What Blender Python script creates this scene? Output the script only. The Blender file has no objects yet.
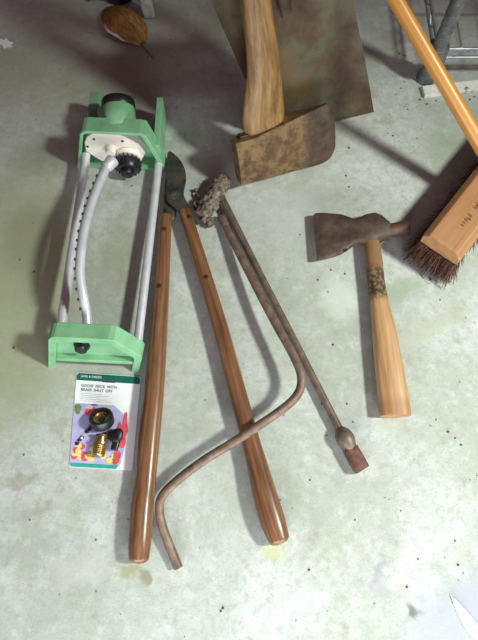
import bpy, bmesh, math, random
from mathutils import Vector as V, noise as mnoise
random.seed(7)
scene = bpy.context.scene
COL = scene.collection
PI = math.pi
H, TH, F = 0.95, math.radians(20), 560.0
CT, ST = math.cos(TH), math.sin(TH)
UP = V((0, 0, 1))

def P(px, py, z=0.0):
    """point of the place at height z that the photograph shows at this pixel"""
    x = (px - 239) / F; y = (320 - py) / F
    Y = y * CT + ST; Z = y * ST - CT
    k = (H - z) / -Z
    return V((x * k, Y * k, z))

# ------------------------------------------------------------------ mesh builder
class MB:
    def __init__(s): s.v = []; s.f = []; s.g = []; s.m = []
    def vert(s, p, g=None):
        s.v.append(V(p)); s.g.append(g if g is not None else tuple(p)); return len(s.v) - 1
    def face(s, ids, m=0): s.f.append(tuple(ids)); s.m.append(m)
    def loft(s, rings, gs=None, m=0, caps=True, closed=True):
        base = []
        for i, r in enumerate(rings):
            base.append([s.vert(p, gs[i][j] if gs else None) for j, p in enumerate(r)])
        n = len(rings[0])
        for a, b in zip(base, base[1:]):
            for j in range(n if closed else n - 1):
                k = (j + 1) % n
                s.face((a[j], a[k], b[k], b[j]), m)
        if caps and closed:
            s.face(base[0][::-1], m); s.face(base[-1], m)
    def poly(s, pts, m=0, gs=None):
        s.face([s.vert(p, gs[i] if gs else None) for i, p in enumerate(pts)], m)
    def box(s, o, x, y, z, m=0):
        """box from corner o along the three edge vectors"""
        o = V(o); c = [o, o + x, o + x + y, o + y, o + z, o + x + z, o + x + y + z, o + y + z]
        i = [s.vert(p) for p in c]
        for q in ((3, 2, 1, 0), (4, 5, 6, 7), (0, 1, 5, 4), (1, 2, 6, 5), (2, 3, 7, 6), (3, 0, 4, 7)):
            s.face([i[k] for k in q], m)
    def cyl(s, a, b, r0, r1=None, n=24, m=0, bev=0.0):
        a, b = V(a), V(b); r1 = r0 if r1 is None else r1
        t = (b - a).normalized(); e = t.orthogonal().normalized(); f = t.cross(e)
        L = (b - a).length
        st = [(0, r0), (L, r1)] if not bev else [(0, r0 - bev), (bev * .3, r0 - bev * .3), (bev, r0), (L - bev, r1), (L - bev * .3, r1 - bev * .3), (L, r1 - bev)]
        rings, gs = [], []
        for l, r in st:
            rings.append([a + t * l + (e * math.cos(q) + f * math.sin(q)) * r for q in [2 * PI * j / n for j in range(n)]])
            gs.append([(l, r * math.cos(2 * PI * j / n), r * math.sin(2 * PI * j / n)) for j in range(n)])
        s.loft(rings, gs, m)
    def build(s, name, mat, parent=None, smooth=True, bevel=0, angle=40, fix=True):
        o3 = V(parent['_o']) if parent is not None else V((0, 0, 0))
        me = bpy.data.meshes.new(name)
        me.from_pydata([p - o3 for p in s.v], [], s.f)
        for mm in (mat if isinstance(mat, (list, tuple)) else [mat]): me.materials.append(mm)
        for p, k in zip(me.polygons, s.m): p.material_index = k
        at = me.attributes.new('g', 'FLOAT_VECTOR', 'POINT')
        for i, q in enumerate(s.g): at.data[i].vector = q
        if fix:
            bm = bmesh.new(); bm.from_mesh(me)
            bmesh.ops.recalc_face_normals(bm, faces=bm.faces); bm.to_mesh(me); bm.free()
        if smooth:
            me.polygons.foreach_set('use_smooth', [True] * len(me.polygons))
            me.set_sharp_from_angle(angle=math.radians(angle))
        o = bpy.data.objects.new(name, me); COL.objects.link(o)
        o['_o'] = tuple(o3)
        if parent is not None: o.parent = parent
        if bevel:
            b = o.modifiers.new('bevel', 'BEVEL'); b.width = bevel; b.segments = 3; b.limit_method = 'ANGLE'; b.angle_limit = math.radians(35)
            b.harden_normals = False
        return o

def spline(pts, per=8):
    """Catmull-Rom through tuples of any length"""
    out = []; n = len(pts); pts = [tuple(p) for p in pts]
    for i in range(n - 1):
        p0, p1, p2, p3 = pts[max(i - 1, 0)], pts[i], pts[i + 1], pts[min(i + 2, n - 1)]
        for k in range(per):
            t = k / per
            out.append(tuple(.5 * (2 * b + (c - a) * t + (2 * a - 5 * b + 4 * c - d) * t * t + (3 * b - a - 3 * c + d) * t ** 3) for a, b, c, d in zip(p0, p1, p2, p3)))
    out.append(pts[-1]); return out

def spow(c, e): return math.copysign(abs(c) ** e, c)

def stick(mb, st, n=20, p=2.0, up=UP, per=8, m=0, smooth=True, round0=0, round1=0, seed=None):
    """st: (x,y,z,half_width,half_thickness) stations; a tapering oval rod"""
    s = spline(st, per) if smooth else [tuple(q) for q in st]
    pts = [V(q[:3]) for q in s]; off = random.random() * 7 if seed is None else seed
    tan = [(pts[min(i + 1, len(pts) - 1)] - pts[max(i - 1, 0)]).normalized() for i in range(len(pts))]
    rows = [(pts[i], tan[i], s[i][3], s[i][4]) for i in range(len(pts))]
    dome = [(.0, 1), (.35, .94), (.65, .78), (.88, .5), (1, .18)]
    if round0: rows = [(pts[0] - tan[0] * d * round0, tan[0], s[0][3] * k, s[0][4] * k) for d, k in dome[:0:-1]] + rows
    if round1: rows = rows + [(pts[-1] + tan[-1] * d * round1, tan[-1], s[-1][3] * k, s[-1][4] * k) for d, k in dome[1:]]
    rings, gs, L = [], [], 0; e = 2 / p
    for i, (c, t, a, b) in enumerate(rows):
        if i: L += (c - rows[i - 1][0]).length
        sd = t.cross(up).normalized(); u2 = sd.cross(t)
        ring, g = [], []
        for j in range(n):
            q = 2 * PI * (j + .5) / n
            x, y = a * spow(math.cos(q), e), b * spow(math.sin(q), e)
            ring.append(c + sd * x + u2 * y); g.append((off + L, x, y))
        rings.append(ring); gs.append(g)
    mb.loft(rings, gs, m)

def tube(mb, pts, r, n=14, per=6, smooth=True, m=0):
    """parallel-transported round tube"""
    s = [V(q) for q in (spline(pts, per) if smooth else pts)]
    tan = [(s[min(i + 1, len(s) - 1)] - s[max(i - 1, 0)]).normalized() for i in range(len(s))]
    e = tan[0].orthogonal().normalized(); rings, gs, L = [], [], 0
    for i, c in enumerate(s):
        if i: L += (c - s[i - 1]).length
        e = (e - tan[i] * e.dot(tan[i])).normalized(); f = tan[i].cross(e)
        an = [2 * PI * j / n for j in range(n)]
        rr = r(i / (len(s) - 1)) if callable(r) else r
        rings.append([c + (e * math.cos(q) + f * math.sin(q)) * rr for q in an])
        gs.append([(L, rr * math.cos(q), rr * math.sin(q)) for q in an])
    mb.loft(rings, gs, m)

def thing(name, label, cat, loc, group=None):
    o = bpy.data.objects.new(name, None); COL.objects.link(o)
    o.location = loc; o['_o'] = tuple(loc); o.empty_display_size = .02
    o['label'] = label; o['category'] = cat
    if group: o['group'] = group
    return o
def tag(o, label, cat, group=None, kind=None):
    o['label'] = label; o['category'] = cat
    if group: o['group'] = group
    if kind: o['kind'] = kind
    return o

# ------------------------------------------------------------------ materials
def lin(c):
    return tuple((x / 255 / 12.92 if x / 255 <= .04045 else ((x / 255 + .055) / 1.055) ** 2.4) for x in c) + (1,)
class NT:
    def __init__(s, name):
        s.mat = bpy.data.materials.new(name); s.mat.use_nodes = True
        s.t = s.mat.node_tree; s.b = s.t.nodes['Principled BSDF']
    def n(s, typ, **kw):
        x = s.t.nodes.new(typ)
        for k, v in kw.items(): setattr(x, k, v)
        return x
    def l(s, a, b): s.t.links.new(a, b)
    def coord(s, kind='g', scale=(1, 1, 1)):
        if kind == 'g':
            c = s.n('ShaderNodeAttribute', attribute_name='g'); out = c.outputs['Vector']
        else:
            c = s.n('ShaderNodeNewGeometry'); out = c.outputs['Position']
        mp = s.n('ShaderNodeMapping'); mp.inputs['Scale'].default_value = scale
        s.l(out, mp.inputs['Vector']); return mp.outputs['Vector']
    def noise(s, vec, scale, detail=4, rough=.6, dist=0):
        x = s.n('ShaderNodeTexNoise'); x.inputs['Scale'].default_value = scale; x.inputs['Detail'].default_value = detail
        x.inputs['Roughness'].default_value = rough; x.inputs['Distortion'].default_value = dist
        s.l(vec, x.inputs['Vector']); return x.outputs['Fac']
    def ramp(s, fac, stops):
        r = s.n('ShaderNodeValToRGB'); e = r.color_ramp.elements
        while len(e) > 1: e.remove(e[-1])
        for i, (p, c) in enumerate(stops):
            q = e[0] if i == 0 else e.new(p)
            q.position = p; q.color = c if len(c) == 4 else tuple(c) + (1,)
        s.l(fac, r.inputs['Fac']); return r.outputs['Color']
    def mix(s, fac, a, b, mode='MIX'):
        x = s.n('ShaderNodeMix', data_type='RGBA', blend_type=mode)
        for v, k in ((fac, 0), (a, 6), (b, 7)):
            if hasattr(v, 'is_linked') or isinstance(v, bpy.types.NodeSocket): s.l(v, x.inputs[k])
            else: x.inputs[k].default_value = v
        return x.outputs[2]
    def math(s, op, a, b=0.0, c=0.0):
        x = s.n('ShaderNodeMath', operation=op)
        for i, v in enumerate((a, b, c)):
            if isinstance(v, bpy.types.NodeSocket): s.l(v, x.inputs[i])
            else: x.inputs[i].default_value = v
        return x.outputs[0]
    def mr(s, v, a, b, c=0.0, d=1.0, smooth=True):
        x = s.n('ShaderNodeMapRange', clamp=True)
        if smooth: x.interpolation_type = 'SMOOTHSTEP'
        s.l(v, x.inputs[0])
        for i, q in enumerate((a, b, c, d)): x.inputs[i + 1].default_value = q
        return x.outputs[0]
    def bump(s, h, strength=.3, dist=.001):
        x = s.n('ShaderNodeBump'); x.inputs['Strength'].default_value = strength; x.inputs['Distance'].default_value = dist
        s.l(h, x.inputs['Height']); s.l(x.outputs[0], s.b.inputs['Normal'])
    def done(s, col, rough=.5, metal=0.0, spec=.5):
        for v, k in ((col, 'Base Color'), (rough, 'Roughness'), (metal, 'Metallic')):
            if isinstance(v, bpy.types.NodeSocket): s.l(v, s.b.inputs[k])
            else: s.b.inputs[k].default_value = v
        s.b.inputs['Specular IOR Level'].default_value = spec
        return s.mat

def two_tone(name, cols, scale=30, rough=.5, metal=0, kind='p', stretch=(1, 1, 1), detail=5, bump=0, spec=.5, lo=.3, hi=.7):
    k = NT(name); v = k.coord(kind, stretch); f = k.noise(v, scale, detail)
    m = len(cols)
    c = k.ramp(f, [(lo + (hi - lo) * i / max(m - 1, 1), lin(q)) for i, q in enumerate(cols)])
    if bump: k.bump(k.noise(v, scale * 3, 4), bump)
    return k.done(c, rough, metal, spec)

def wood(name, cols, rough=.4, stretch=(5, 150, 150), wear=None, wear_amt=.5, bump=.15, spec=.5):
    k = NT(name); v = k.coord('g', stretch)
    c = k.ramp(k.noise(v, 1.0, 5, .65, .4), [(.28 + .44 * i / (len(cols) - 1), lin(q)) for i, q in enumerate(cols)])
    if wear:
        w = k.noise(k.coord('g', (14, 40, 40)), 1.0, 6, .7)
        c = k.mix(k.mr(w, .5, .72, 0, wear_amt), c, lin(wear))
    k.bump(k.noise(v, 2.0, 3), bump, .0006)
    return k.done(c, rough, 0, spec)

M = {}
M['green'] = two_tone('green_painted_metal', [(108, 160, 116), (122, 174, 128), (134, 184, 142)], 25, .42)
M['alu'] = two_tone('aluminium', [(206, 208, 212), (228, 230, 232)], 40, .36, .35)
M['black'] = two_tone('black_plastic', [(16, 17, 19), (30, 32, 34)], 60, .38)
M['cream'] = two_tone('cream_plastic', [(226, 218, 202), (240, 234, 222)], 50, .5)
M['nozzle'] = two_tone('dark_nozzle', [(30, 32, 34), (50, 52, 54)], 60, .5)
M['lop_wood'] = wood('varnished_brown_wood', [(74, 48, 32), (104, 70, 46), (128, 90, 60), (148, 110, 76)], .3, wear=(66, 42, 30), wear_amt=.5)
M['lop_steel'] = two_tone('dark_tool_steel', [(44, 46, 40), (66, 68, 60), (86, 74, 56)], 60, .55, .35, bump=.2)
M['rivet'] = two_tone('dark_rivet', [(58, 36, 26), (80, 52, 38)], 90, .5, .4)
M['rust_rod'] = two_tone('dull_grey_brown_steel', [(84, 72, 64), (112, 96, 84), (128, 112, 98)], 70, .5, .35, bump=.25)
M['rust_crank'] = two_tone('rusty_brown_steel', [(90, 72, 60), (120, 98, 82), (142, 120, 104)], 60, .55, .25, bump=.25)
M['socket'] = two_tone('rusted_socket', [(64, 40, 28), (96, 62, 44), (120, 82, 62)], 80, .6, .2, bump=.3)
M['crust'] = two_tone('crusted_dirt_metal', [(44, 38, 30), (84, 74, 60), (116, 104, 86), (146, 136, 116)], 130, .85, 0, bump=.6)
M['hatch_steel'] = two_tone('hatchet_steel', [(58, 46, 40), (80, 64, 54), (98, 84, 74)], 45, .6, .3, bump=.3)
M['hatch_poll'] = two_tone('hatchet_poll_steel', [(70, 50, 40), (96, 72, 58)], 60, .6, .3, bump=.3)
M['axe_wood'] = wood('old_ash_wood', [(80, 56, 30), (118, 86, 46), (144, 110, 62), (160, 128, 78)], .55, (12, 110, 110), wear=(80, 52, 30), wear_amt=.7)
M['broom_block'] = wood('tan_varnished_block', [(146, 102, 64), (168, 122, 80), (182, 136, 94)], .45, (4, 90, 90), bump=.08)
M['broom_handle'] = wood('golden_varnished_pole', [(170, 112, 44), (192, 134, 58), (204, 148, 72)], .36, (3, 70, 70), bump=.05)
M['bristle'] = two_tone('brown_bristle', [(52, 30, 22), (84, 52, 38), (112, 76, 56)], 200, .6)
M['chrome'] = two_tone('dull_chrome_wire', [(150, 154, 156), (190, 194, 194)], 50, .35, .6)
M['post'] = two_tone('grey_zinc_post', [(88, 92, 90), (112, 116, 112), (134, 136, 130)], 60, .45, .4, bump=.15)
M['white_strip'] = two_tone('chipped_white_paint', [(70, 62, 52), (212, 214, 204), (228, 230, 222), (232, 234, 228)], 60, .6, lo=.3, hi=.62)
M['white'] = two_tone('white_card', [(236, 238, 238), (246, 247, 247)], 30, .6)
M['pale_post'] = two_tone('weathered_pale_wood', [(110, 112, 100), (146, 148, 134)], 60, .8)
M['feather'] = two_tone('white_vane', [(240, 240, 244), (252, 252, 254)], 60, .7)
M['debris'] = two_tone('dark_grit', [(62, 54, 46), (104, 92, 78)], 300, .9)

# axe head: pitted rust over brown steel, darker bit
def axe_metal():
    k = NT('rusted_axe_steel'); v = k.coord('p')
    c = k.ramp(k.noise(v, 38, 7, .68), [(.28, lin((46, 32, 22))), (.45, lin((90, 66, 40))), (.58, lin((122, 96, 60))), (.74, lin((106, 92, 70)))])
    g = k.n('ShaderNodeAttribute', attribute_name='g'); sp = k.n('ShaderNodeSeparateXYZ'); k.l(g.outputs['Vector'], sp.inputs[0])
    w = k.math('ADD', sp.outputs[0], k.math('MULTIPLY', k.noise(v, 60, 5), .05))
    c = k.mix(k.mr(w, .158, .18), c, k.ramp(k.noise(v, 60, 6), [(.3, lin((46, 35, 26))), (.7, lin((88, 68, 50)))]))
    k.bump(k.noise(v, 160, 6, .7), .5, .0015)
    return k.done(c, .7, .15)
M['axe_steel'] = axe_metal()
def blade_metal():
    k = NT('rusted_shovel_steel'); v = k.coord('p')
    c = k.ramp(k.noise(v, 11, 7, .62), [(.3, lin((50, 34, 22))), (.45, lin((78, 58, 38))), (.55, lin((86, 80, 60))), (.68, lin((106, 86, 54)))])
    c = k.mix(k.mr(k.noise(v, 60, 6, .7), .56, .72, 0, .7), c, lin((56, 44, 36)))
    k.bump(k.noise(v, 120, 5), .3, .001)
    return k.done(c, .6, .2)
M['shovel'] = blade_metal()
def hatchet_wood():
    k = NT('hickory_hatchet_wood'); v = k.coord('g', (6, 140, 140))
    c = k.ramp(k.noise(v, 1, 5, .6, .4), [(.28, lin((150, 112, 72))), (.5, lin((180, 140, 96))), (.72, lin((198, 162, 118)))])
    g = k.n('ShaderNodeAttribute', attribute_name='g'); sp = k.n('ShaderNodeSeparateXYZ'); k.l(g.outputs['Vector'], sp.inputs[0])
    s = sp.outputs[0]                                     # metres from the head end
    gr = k.coord('g', (1, 1, 1))
    up = k.math('SUBTRACT', 1, k.mr(s, .105, .125))       # the end by the head has darker old varnish
    c = k.mix(k.math('MULTIPLY', up, .75), c, lin((112, 82, 52)))
    band = k.math('MULTIPLY', k.mr(s, .045, .065), up)
    blot = k.mr(k.noise(gr, 140, 3, .6), .44, .52, 0, .85)
    c = k.mix(k.math('MULTIPLY', band, blot), c, lin((48, 46, 30)))
    c = k.mix(k.math('MULTIPLY', k.mr(s, .285, .31), .5), c, lin((150, 96, 60)))
    return k.done(c, .5)
M['hatch_wood'] = hatchet_wood()
def leaf_mat():
    k = NT('dead_leaf'); g = k.n('ShaderNodeAttribute', attribute_name='g'); sp = k.n('ShaderNodeSeparateXYZ'); k.l(g.outputs['Vector'], sp.inputs[0])
    u, v = sp.outputs[0], sp.outputs[1]
    c = k.ramp(k.noise(g.outputs['Vector'], 6, 6), [(.3, lin((96, 66, 26))), (.5, lin((140, 100, 44))), (.7, lin((166, 122, 62)))])
    a = k.math('ABSOLUTE', v)
    st = k.math('SINE', k.math('MULTIPLY', k.math('ADD', u, k.math('MULTIPLY', a, -.35)), 34.0))
    c = k.mix(k.mr(st, .8, .98, 0, .55), c, lin((96, 66, 34)))
    c = k.mix(k.mr(a, .03, .07, .7, 0), c, lin((92, 62, 34)))
    e = k.math('MULTIPLY', k.mr(v, .82, .9), k.math('MULTIPLY', k.mr(u, .3, .4), k.math('SUBTRACT', 1, k.mr(u, .75, .85))))
    c = k.mix(e, c, lin((226, 190, 178)))
    return k.done(c, .7)
M['leaf'] = leaf_mat()

def floor_mat(stains_and_shade):
    k = NT('worn_concrete'); v = k.coord('p')
    base = k.ramp(k.noise(v, 5, 8, .62, .3), [(.3, lin((154, 164, 146))), (.5, lin((180, 186, 175))), (.7, lin((202, 206, 202)))])
    c = k.mix(k.mr(k.noise(v, 9, 6, .65), .52, .7, 0, .45), base, lin((164, 174, 148)))
    c = k.mix(k.mr(k.noise(v, 13, 6, .7, .6), .56, .74, 0, .4), c, lin((150, 138, 134)))
    c = k.mix(k.mr(k.noise(v, 32, 6, .7), .48, .68, 0, .32), c, lin((220, 222, 218)))
    c = k.mix(k.mr(k.noise(v, 420, 3, .7), .45, .75, 0, .35), c, lin((120, 116, 106)))
    c = k.mix(k.mr(k.noise(v, 70, 5, .75), .49, .60, 0, .42), c, lin((150, 160, 142)))
    c = k.mix(k.mr(k.noise(k.coord('p', (1.1, .9, 1)), 85, 5, .75, .5), .51, .62, 0, .40), c, lin((172, 164, 166)))
    c = k.mix(k.mr(k.noise(v, 24, 7, .75), .55, .66, 0, .35), c, lin((140, 138, 118)))
    # fine specks
    vo = k.n('ShaderNodeTexVoronoi'); vo.inputs['Scale'].default_value = 34; k.l(v, vo.inputs['Vector'])
    sc = k.n('ShaderNodeSeparateColor'); k.l(vo.outputs['Color'], sc.inputs[0])
    sz = k.mr(sc.outputs[0], .55, 1.0, 0, .085, False)
    dd = k.math('ADD', vo.outputs['Distance'], k.math('MULTIPLY', k.math('SUBTRACT', k.noise(v, 260, 2), .5), .12))
    c = k.mix(k.math('MULTIPLY', k.math('LESS_THAN', dd, sz), .55), c, lin((98, 92, 78)))
    # stains with a shape of their own, plus broad patches of painted shade
    nz = k.n('ShaderNodeTexNoise'); nz.inputs['Scale'].default_value = 42; nz.inputs['Detail'].default_value = 5; k.l(v, nz.inputs['Vector'])
    sub = k.n('ShaderNodeVectorMath', operation='SUBTRACT'); k.l(nz.outputs['Color'], sub.inputs[0]); sub.inputs[1].default_value = (.5, .5, .5)
    mul = k.n('ShaderNodeVectorMath', operation='SCALE'); k.l(sub.outputs[0], mul.inputs[0]); mul.inputs['Scale'].default_value = .045
    add = k.n('ShaderNodeVectorMath', operation='ADD'); k.l(v, add.inputs[0]); k.l(mul.outputs[0], add.inputs[1])
    for (pt, sx, sy, rot, col, amt) in stains_and_shade:
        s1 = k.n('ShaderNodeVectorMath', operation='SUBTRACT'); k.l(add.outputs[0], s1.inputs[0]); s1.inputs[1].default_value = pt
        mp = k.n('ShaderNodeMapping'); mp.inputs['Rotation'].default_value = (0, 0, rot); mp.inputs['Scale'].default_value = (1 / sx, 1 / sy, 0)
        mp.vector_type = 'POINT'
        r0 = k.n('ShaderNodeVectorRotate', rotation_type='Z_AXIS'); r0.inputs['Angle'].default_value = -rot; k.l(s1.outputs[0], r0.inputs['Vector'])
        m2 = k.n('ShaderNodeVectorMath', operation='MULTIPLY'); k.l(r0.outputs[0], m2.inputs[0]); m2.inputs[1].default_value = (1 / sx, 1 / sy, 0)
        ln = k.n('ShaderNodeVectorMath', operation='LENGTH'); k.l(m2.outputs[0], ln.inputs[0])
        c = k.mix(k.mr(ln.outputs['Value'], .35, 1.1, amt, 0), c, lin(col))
    k.bump(k.noise(v, 150, 6, .7), .22, .002)
    return k.done(c, .78, 0, .25)

stains_and_shade = [  # real stains, plus broad tints that paint shade into the concrete
    (P(70, 60), .34, .2, .1, (146, 146, 112), .4), (P(20, 290), .14, .34, 0, (158, 164, 124), .75), (P(190, 30), .2, .12, .2, (120, 108, 92), .5), (P(470, 634), .13, .10, .3, (166, 168, 182), .8),  # olive floor colour, with left falloff, shovel shade and corner dimming painted in
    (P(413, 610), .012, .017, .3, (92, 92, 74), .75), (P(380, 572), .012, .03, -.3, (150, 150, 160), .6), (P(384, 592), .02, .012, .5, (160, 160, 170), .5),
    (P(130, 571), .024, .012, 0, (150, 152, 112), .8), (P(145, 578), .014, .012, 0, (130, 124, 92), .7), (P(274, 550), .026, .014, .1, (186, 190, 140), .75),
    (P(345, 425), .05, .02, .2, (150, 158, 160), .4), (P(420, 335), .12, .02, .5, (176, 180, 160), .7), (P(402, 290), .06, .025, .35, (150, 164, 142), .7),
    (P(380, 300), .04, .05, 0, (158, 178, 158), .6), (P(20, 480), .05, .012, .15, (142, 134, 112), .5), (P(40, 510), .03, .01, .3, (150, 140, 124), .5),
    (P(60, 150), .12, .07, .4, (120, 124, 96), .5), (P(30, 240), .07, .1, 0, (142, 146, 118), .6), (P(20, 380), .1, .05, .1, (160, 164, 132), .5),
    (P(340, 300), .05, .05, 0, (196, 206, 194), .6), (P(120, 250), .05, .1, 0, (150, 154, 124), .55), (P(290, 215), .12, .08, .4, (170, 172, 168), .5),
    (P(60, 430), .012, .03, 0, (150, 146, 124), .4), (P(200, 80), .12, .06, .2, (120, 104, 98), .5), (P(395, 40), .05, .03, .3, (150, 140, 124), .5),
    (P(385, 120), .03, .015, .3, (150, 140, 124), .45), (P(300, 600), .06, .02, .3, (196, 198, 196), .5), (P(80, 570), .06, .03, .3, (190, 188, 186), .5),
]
M['floor'] = floor_mat(stains_and_shade)

# ------------------------------------------------------------------ setting
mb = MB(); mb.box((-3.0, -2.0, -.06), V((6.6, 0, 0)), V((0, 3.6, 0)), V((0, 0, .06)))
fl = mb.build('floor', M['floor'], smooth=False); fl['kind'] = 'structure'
M['wall'] = two_tone('dull_painted_block', [(92, 84, 78), (108, 100, 92)], 6, .85)
mb = MB(); mb.box((-3.0, 1.6, -.06), V((6.6, 0, 0)), V((0, .1, 0)), V((0, 0, 2.56)))
wl = mb.build('wall_back', M['wall'], smooth=False); wl['kind'] = 'structure'

# ------------------------------------------------------------------ lawn sprinkler
root = thing('lawn_sprinkler', 'green oscillating lawn sprinkler with bowed aluminium spray tube and black dial', 'sprinkler', P(105, 260))
def end_frame(BL, BR, TLz, TLpx, back, chamf_u, chamf_v, wall, bottom_bar, web, name, skids=None):
    """hollow arch with a flat top and one sloping shoulder, standing on the floor"""
    TL = P(*TLpx, TLz); u = BR - BL; vv = TL - BL; w = back
    Q = lambda a, b, d=0: BL + u * a + vv * b + w * d
    r = .06
    outer = [(0, 0), (0, 1 - r * 1.5), (r * .4, 1 - r * .4), (r, 1), (chamf_u - .03, 1), (chamf_u + .03, .98), (1 - .02, chamf_v + .03), (1, chamf_v - .04), (1, 0)]
    ta, tb = wall / u.length, wall / vv.length
    inner = [(ta, 0), (ta, 1 - tb - r), (ta + .02, 1 - tb - .02), (ta + .05, 1 - tb), (chamf_u - .05, 1 - tb), (chamf_u, 1 - tb - .02), (1 - ta - .02, chamf_v - .02), (1 - ta, chamf_v - .08), (1 - ta, 0)]
    mb = MB()
    for i in range(len(outer) - 1):                    # eight closed wall segments welded side by side
        a, b, c, d = outer[i], outer[i + 1], inner[i + 1], inner[i]
        pts = [a, b, c, d]
        fr = [mb.vert(Q(*q, 0)) for q in pts]; bk = [mb.vert(Q(*q, 1)) for q in pts]
        mb.face(fr); mb.face(bk[::-1])
        mb.face((fr[0], bk[0], bk[1], fr[1])); mb.face((fr[2], bk[2], bk[3], fr[3]))
    for ring in (0, -1):                               # leg soles
        q = [outer[ring], inner[ring]]
        mb.poly([Q(*q[0], 0), Q(*q[0], 1), Q(*q[1], 1), Q(*q[1], 0)])
    lo, hi = bottom_bar
    mb.box(Q(ta, lo, .05), u * (1 - 2 * ta), w * .9, vv * (hi - lo))
    if web:                                            # recessed web plate closing the arch
        poly = [(ta * .8, lo), (ta * .8, 1 - tb * .8), (chamf_u, 1 - tb * .8), (1 - ta * .8, chamf_v - .03), (1 - ta * .8, lo)]
        fr = [mb.vert(Q(*q, web)) for q in poly]; bk = [mb.vert(Q(*q, web + .12)) for q in poly]
        mb.face(fr); mb.face(bk[::-1])
        for i in range(5): j = (i + 1) % 5; mb.face((fr[i], bk[i], bk[j], fr[j]))
    if skids:
        for s in skids: mb.box(*s(Q, u, vv, w))
    bm = None
    o = mb.build(name, M['green'], root, smooth=True, bevel=.0012, angle=30)
    return o, Q, u, vv, w
# far housing
BL, BR = P(77, 168), P(163.5, 172)
def skid_l(Q, u, vv, w):
    a = P(87.5, 116, .055); a.z = 0; b = P(93, 92, .06); 
    return (V((a.x, a.y, 0)), V((.019, 0, 0)), V((.004, (b - a).y, 0)), V((0, 0, .062)))
def skid_r(Q, u, vv, w):
    a = Q(1, 0, .5); b = P(163.5, 98, .06)
    return (V((a.x - .0135, a.y, 0)), V((.0125, 0, 0)), V((b.x - a.x, b.y - a.y, 0)), V((0, 0, .062)))
house, Q, u, vv, w = end_frame(BL, BR, .104, (80, 131), V((.001, .033, 0)), .66, .17, .0065, (.0, .07), 0, 'motor_housing', [skid_l, skid_r])
# deck web behind the motor joining walls and the inlet barrel
mb = MB()
poly = [(.05, .02), (.05, .95), (.64, .95), (.95, .16), (.95, .02)]
mb.loft([[Q(a, b, .86) for a, b in poly], [Q(a, b, .98) for a, b in poly]])
mb.build('back_plate', M['green'], root, smooth=False, bevel=.001)
ax0 = Q(.42, .70, .9); ax1 = P(118.5, 108, .083); dirx = (ax1 - ax0).normalized()
mb = MB(); mb.cyl(ax0, ax1, .034, .031, 32, 0, .002); mb.build('inlet_barrel', M['green'], root)
mb = MB(); mb.cyl(ax1 - dirx * .004, ax1 + dirx * .015, .0325, .0315, 32, 0, .004)
cap = mb.build('hose_coupling', M['black'], root); cap['label'] = 'black hose coupling'
# motor block
def plate(pts, d0, d1): return [[Q(a, b, d0) for a, b in pts], [Q(a, b, d1) for a, b in pts]]
def uv_of(px, py, d=.25):
    """where the pixel meets the plane of the housing face at depth d"""
    o = Q(0, 0, d); n = u.cross(vv).normalized(); c = V((0, 0, H)); r = P(px, py) - c
    p = c + r * ((o - c).dot(n) / r.dot(n)) - o
    uu, v2, uv = u.dot(u), vv.dot(vv), u.dot(vv); pu, pv = p.dot(u), p.dot(vv); D = uu * v2 - uv * uv
    return ((pu * v2 - pv * uv) / D, (pv * uu - pu * uv) / D)
pl = [uv_of(x, y) for x, y in ((84.5, 143), (87, 137), (93, 133.5), (112, 133.5), (124, 136.5), (139, 144.5), (145.5, 153), (143, 158), (135, 161), (112, 163.5), (101, 161), (86, 151.5))]
mb = MB(); mb.loft(plate(pl, .25, .8)); mot = mb.build('motor_plate', M['cream'], root, smooth=False, bevel=.0015); mot['label'] = 'cream motor plate'
nv = -w.normalized()
for x, y in ((94, 139), (122.5, 141), (87.5, 146.5), (140, 154)):
    a, b = uv_of(x, y); mb = MB(); mb.cyl(Q(a, b, .27), Q(a, b, .25) + nv * .0008, .0026, n=14); mb.build('screw', M['nozzle'], mot)
a, b = uv_of(111, 148); mb = MB(); mb.cyl(Q(a, b, .3), Q(a, b, .25) + nv * .014, .0105, .0095, 24, 0, .002); mb.build('pin', M['cream'], mot)
a, b = uv_of(129, 156); mb = MB(); mb.cyl(Q(a, b, .3), Q(a, b, .25) + nv * .007, .026, .0245, 32, 0, .002); mb.build('dial_collar', M['cream'], root)
c0 = Q(*uv_of(128.5, 157), .25) + nv * .0075
mb = MB(); mb.cyl(c0, c0 + nv * .02 - V((0, 0, .004)), .0258, .0235, 32, 0, .003)
for i in range(18):
    q = 2 * PI * i / 18; e = V((1, 0, 0)); f = nv.cross(e).normalized()
    p = c0 + (e * math.cos(q) + f * math.sin(q)) * .0248; mb.cyl(p + nv * .003, p + nv * .017 - V((0, 0, .004)), .0017, n=8)
mb.build('dial', M['black'], root)
mb = MB(); c1 = c0 + nv * .0195 - V((0, 0, .004)); mb.cyl(c1, c1 + nv * .012, .0135, .012, 28, 0, .002); mb.build('dial_hub', M['black'], root)
# near bracket
BL2, BR2 = P(48, 367.5), P(138.5, 372)
brk, Q2, u2, v2, w2 = end_frame(BL2, BR2, .092, (48, 337), P(52, 321.5, .092) - P(48, 337, .092), .64, .50, .013, (.22, .30), .45, 'end_bracket')
def Q2px(px, py, d):
    o = Q2(0, 0, d); n = u2.cross(v2).normalized(); c = V((0, 0, H)); r = P(px, py) - c
    return c + r * ((o - c).dot(n) / r.dot(n))
n2 = -(u2.cross(v2).normalized()); n2 = n2 if n2.y < 0 else -n2
p = Q2px(82, 345, .45)
mb = MB(); mb.cyl(p - n2 * .004, p + n2 * .004, .0145, .0135, 24, 0, .0015); mb.cyl(p + n2 * .003, p + n2 * .012, .0115, .0105, 24, 0, .002)
mb.build('pivot_knob', M['black'], root)
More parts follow.
